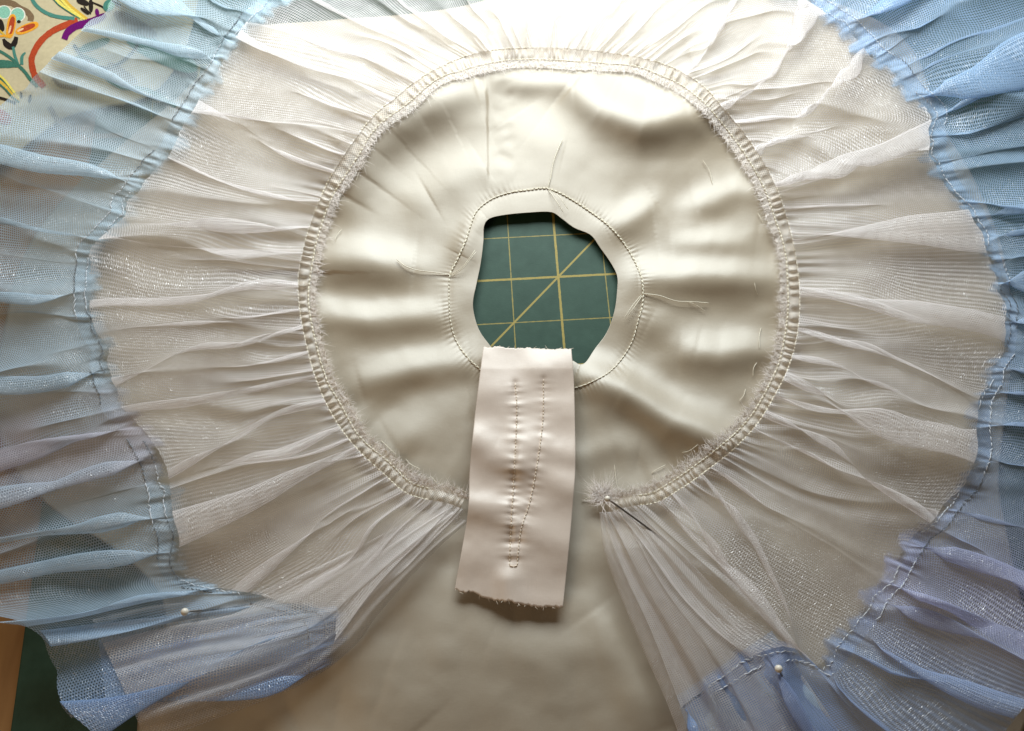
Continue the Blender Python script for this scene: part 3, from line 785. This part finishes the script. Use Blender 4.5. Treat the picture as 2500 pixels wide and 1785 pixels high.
# seam allowance: a second thickness of blue net along the raw edge
ja_ = 15
AL = B3[:, :ja_].copy(); AL[..., 2] -= 0.0007
AL[:, :, :2] += (rng.random((1, 1, 2)) - .5) * 0.0006
part('seam_allowance', (AL.reshape(-1, 3), grid_faces(NS, ja_)), M_ballow, blue, uv=BUV[:, :ja_] + 0.00033)
# two rows of stitches, grey thread in places, pale in others
def rowpaths(j, dark):
    res = []; k = 60; i = 0
    while i < NS - 10:
        n = random.randint(25, 70)
        left = B3[i, j, 0] < 0.0
        d = random.random() < (0.5 if left else 0.22)
        show = random.random() < 0.62
        if d == dark and show: res.append(B3[i:min(i + n, NS), j] + up * 1.4)
        i += n
    return res
for j in (7, 13):
    st_r = random.getstate()
    for dark, mt in ((False, M_wthread), (True, M_dthread)):
        random.setstate(st_r)
        part('seam_stitches', beads(rowpaths(j, dark), 0.00012, 0.00125, 0.16, jit=0.0005), mt, blue, 'stuff')

# the two free front edges are folded back as soft rolls of pink net
M_fold = tulle('folded_pink_net', pink_col, 0.27, net=0.82, gloss=0.18, contrast=0.9, glints=0.91)
def front_roll(lo, hi, n, m, zlo, zpk, seed, flatv, name='folded_front_edge', mt=M_fold, par=None):
    a = resample(catmull(lo, 300), 1.0); b = resample(catmull(hi, 300), 1.0)
    q = np.linspace(0, 1, n)
    pick = lambda c: np.stack([np.interp(q, np.linspace(0, 1, len(c)), c[:, k]) for k in (0, 1)], 1)
    a, b = pick(a), pick(b)
    w = np.linspace(0, 1, m)
    lat = w[None] + 0.045 * vnoise(q[:, None] * 2.2, w[None] * 9, seed) * np.sin(w * math.pi)[None] + 0.014 * np.sin(w[None] * 31 + 2.5 * q[:, None]) * np.sin(w * math.pi)[None] * (1 - 0.6 * q[:, None])
    G = a[:, None] * (1 - lat[..., None]) + b[:, None] * lat[..., None]
    prof = np.sin(np.clip(w, 0, 1) ** flatv * math.pi)[None] ** 0.7
    grow = np.clip(q * 5 + 0.25, 0, 1)[:, None]
    z = zlo + zpk * prof * grow + 0.75 * vnoise(q[:, None] * 2.0 + 3, w[None] * 10, seed + 1) + 0.25 * vnoise(q[:, None] * 4, w[None] * 15, seed + 2)
    uv = np.stack([np.broadcast_to(w[None] * 0.045, z.shape), np.broadcast_to(q[:, None] * 0.085, z.shape)], -1)
    V = P(G[..., 0], G[..., 1], z * 0.001)
    f = part(name, (V.reshape(-1, 3), grid_faces(n, m)), mt, par or pink, uv=uv)
    return V
front_roll([(1142, 1275), (1060, 1348), (930, 1492), (860, 1582), (740, 1668), (520, 1758), (360, 1815)],
           [(1075, 1228), (960, 1290), (800, 1372), (640, 1440), (500, 1466), (380, 1478), (225, 1512)], 260, 150, 4.4, 3.6, 81, 0.7)
front_roll([(1463, 1250), (1476, 1350), (1520, 1470), (1575, 1600), (1625, 1710), (1670, 1830)],
           [(1560, 1250), (1660, 1345), (1760, 1450), (1880, 1560), (1960, 1650), (2080, 1830)], 260, 150, 5.4, 2.6, 91, 1.0)

# inside each roll the end of the blue tier lies folded double
def end_col(k):
    nz = k.n('TexNoise', {'Vector': k.n('NewGeometry').outputs['Position'], 'Scale': 60.0, 'Detail': 3.0})
    return k.ramp(nz.outputs[0], [(0.35, (0.24, 0.44, 0.82)), (0.5, (0.48, 0.66, 0.90)), (0.68, (0.74, 0.86, 0.96))])
M_end = tulle('folded_blue_net', end_col, 0.75, net=0.7, gloss=0.16, contrast=0.7, glints=0.93)
front_roll([(838, 1545), (770, 1612), (640, 1668), (480, 1700), (262, 1735)], [(822, 1480), (720, 1488), (600, 1502), (450, 1528), (240, 1562)], 160, 90, 4.2, 2.2, 101, 0.8, 'folded_blue_end', M_end, blue)
front_roll([(1652, 1700), (1672, 1760), (1712, 1850)], [(1884, 1540), (1960, 1650), (2075, 1830)], 120, 110, 5.2, 1.6, 111, 1.0, 'folded_blue_end', M_end, blue)

# ------------------------------------------------------------------ satin strip (placket facing) on top
strip_l = catmull([(1180, 846), (1170, 926), (1156, 1045), (1147, 1145), (1143, 1244), (1128, 1340), (1110, 1437)], 150)
strip_r = catmull([(1395, 853), (1401, 926), (1404, 1045), (1405, 1124), (1402, 1190), (1390, 1330), (1374, 1486)], 150)
SL1 = [(1258, 936), (1262, 990), (1261, 1045), (1257, 1124), (1253, 1204), (1247, 1303), (1244, 1380)]
SR1 = [(1327, 926), (1327, 985), (1324, 1045), (1310, 1144), (1294, 1224), (1273, 1290), (1266, 1340), (1263, 1380)]
tt = np.linspace(0, 1, 110)
SG = strip_l[:, None] * (1 - tt)[None, :, None] + strip_r[:, None] * tt[None, :, None]
endrag = 4 * vnoise(tt * 14, tt * 0, 61) + 2.5 * vnoise(tt * 60, tt * 0, 62)
vv = np.linspace(0, 1, 150)
SG[..., 1] += np.clip((vv - .95) * 20, 0, 1)[:, None] * (endrag + 8 * np.sin(tt * math.pi))[None] + np.clip((.05 - vv) * 20, 0, 1)[:, None] * (endrag * .5)[None]
def strip_h(x, y):
    dl, tl = segdist(x, y, SL1); dr, trr = segdist(x, y, SR1)
    h = 5.6 + 0 * x
    for pts, w_, a_ in (([(1160, 1080), (1200, 1110), (1255, 1120)], 42, 1.5), ([(1260, 1060), (1300, 1090), (1390, 1110)], 34, 1.0), ([(1160, 960), (1230, 960)], 50, 0.7),
                        ([(1300, 1150), (1390, 1190)], 40, 1.0), ([(1150, 1230), (1230, 1250)], 36, 1.0), ([(1270, 1290), (1370, 1330)], 40, 0.6), ([(1240, 1420), (1250, 1480)], 30, 0.8), ([(1330, 900), (1390, 880)], 40, 0.8)):
        d, _ = segdist(x, y, pts); h = h + 0.95 * a_ * np.exp(-(d / w_) ** 2)
    for d, t, gn in ((dl, tl, 1.0), (dr, trr, 0.5)):
        h = h - 0.2 * gn * np.exp(-(d / 8) ** 2)
        h = h + gn * 0.62 * np.exp(-d / 18) * vnoise(t * 20, d / 60, 63) + gn * 0.2 * np.exp(-d / 11) * np.sin(t * 2 * math.pi * 23 + 4 * np.sin(t * 9))
    h = h + 0.25 * vnoise(x / 65, y / 60, 64) + 0.03 * vnoise(x / 22, y / 22, 65)
    h = h - 1.2 * np.clip((y - 1230) / 250, 0, 1) - 0.8 * np.clip((900 - y) / 60, 0, 1)
    return h * 0.001
stripo = empty('fabric_strip', tuple(P(1270, 1180, 0.004)))
bpy.context.view_layer.update()
tag(stripo, 'peach satin strip with V of puckered stitching laid across the edge of the hole', 'fabric strip')
ob = part('satin_piece', (P(SG[..., 0], SG[..., 1], strip_h(SG[..., 0], SG[..., 1])).reshape(-1, 3), grid_faces(150, 110)), M_strip, stripo)
so = ob.modifiers.new('thickness', 'SOLIDIFY'); so.thickness = 0.00016; so.offset = -1
bpy.context.view_layer.update()
M_pthread = plain('peach_thread', (0.94, 0.78, 0.63), 0.55, 0.15, 3000)
for pts in (SL1, SR1, [(1244, 1380), (1254, 1384), (1263, 1380)]):
    p = resample(catmull(pts, 120), 3)
    part('stitch_line', beads([P(p[:, 0], p[:, 1], strip_h(p[:, 0], p[:, 1]) + 0.00012)], 0.00013, 0.00085, 0.04, jit=0.00008), M_pthread, stripo, 'stuff')
# frayed threads at both cut ends
V = []; F = []
for q in range(34):
    i = 0 if q % 2 else 149
    j = rng.integers(0, 110); a = P(SG[i, j, 0], SG[i, j, 1], strip_h(SG[i, j, 0], SG[i, j, 1]))
    d = np.array([rng.normal(0.3, 0.7), (1 if i == 0 else -1) * (0.4 + rng.random()), 0.0]); d /= np.linalg.norm(d); L = (2 + 8 * rng.random() ** 2) * PXM
    sd = np.array([-d[1], d[0], 0]) * 0.00005; e = a + d * L + [0, 0, rng.normal(0, .0002)]; b = len(V)
    V += [a - sd, a + sd, e + sd * .4, e - sd * .4]; F.append((b, b + 1, b + 2, b + 3))
part('frayed_end', (np.array(V), np.array(F)), M_pthread, stripo, 'stuff', smooth=False)

# ------------------------------------------------------------------ dressmaking pins
M_pin = plain('pin_pearl', (0.84, 0.78, 0.66), 0.25, 0.04, 500, 0.6)
M_steel = plain('pin_steel', (0.35, 0.33, 0.31), 0.3, 0.1, 500, 0.5, metallic=1.0)
def pin(label, a, za, b, zb, r):
    A = P(a[0], a[1], za); B = P(b[0], b[1], zb)
    e = empty('dressmaking_pin', tuple(A)); bpy.context.view_layer.update()
    tag(e, label, 'pin', 'ball-headed pins holding the tulle')
    n, m = 20, 12
    th_ = np.linspace(0, 2 * math.pi, n, endpoint=False)[:, None]; ph_ = np.linspace(0.02, math.pi - 0.02, m)[None]
    V = np.stack([np.sin(ph_) * np.cos(th_), np.sin(ph_) * np.sin(th_), np.broadcast_to(np.cos(ph_), (n, m))], -1) * r + A
    part('pin_head', (V.reshape(-1, 3), grid_faces(n, m, True)), M_pin, e)
    t = np.linspace(0, 1, 14)[:, None]
    pth = A + (B - A) * t + np.array([0, 0, 1]) * (0.0006 * np.sin(t * math.pi) if zb > 0.005 else -0.002 * np.sin(t * math.pi))
    part('pin_shaft', tube(pth, 0.00024, 8), M_steel, e)
pin('cream ball-headed pin on the folded blue tulle end near the bare wood', (451, 1494), 0.0100, (622, 1472), 0.0022, 0.00085)
pin('ball-headed pin with bare dark shaft at the top corner of the open front edge', (1483, 1218), 0.0090, (1626, 1324), 0.0052, 0.00070)
pin('white ball-headed pin in the blue tulle below the pinned front edge', (1901, 1633), 0.0102, (1990, 1770), 0.0020, 0.00085)
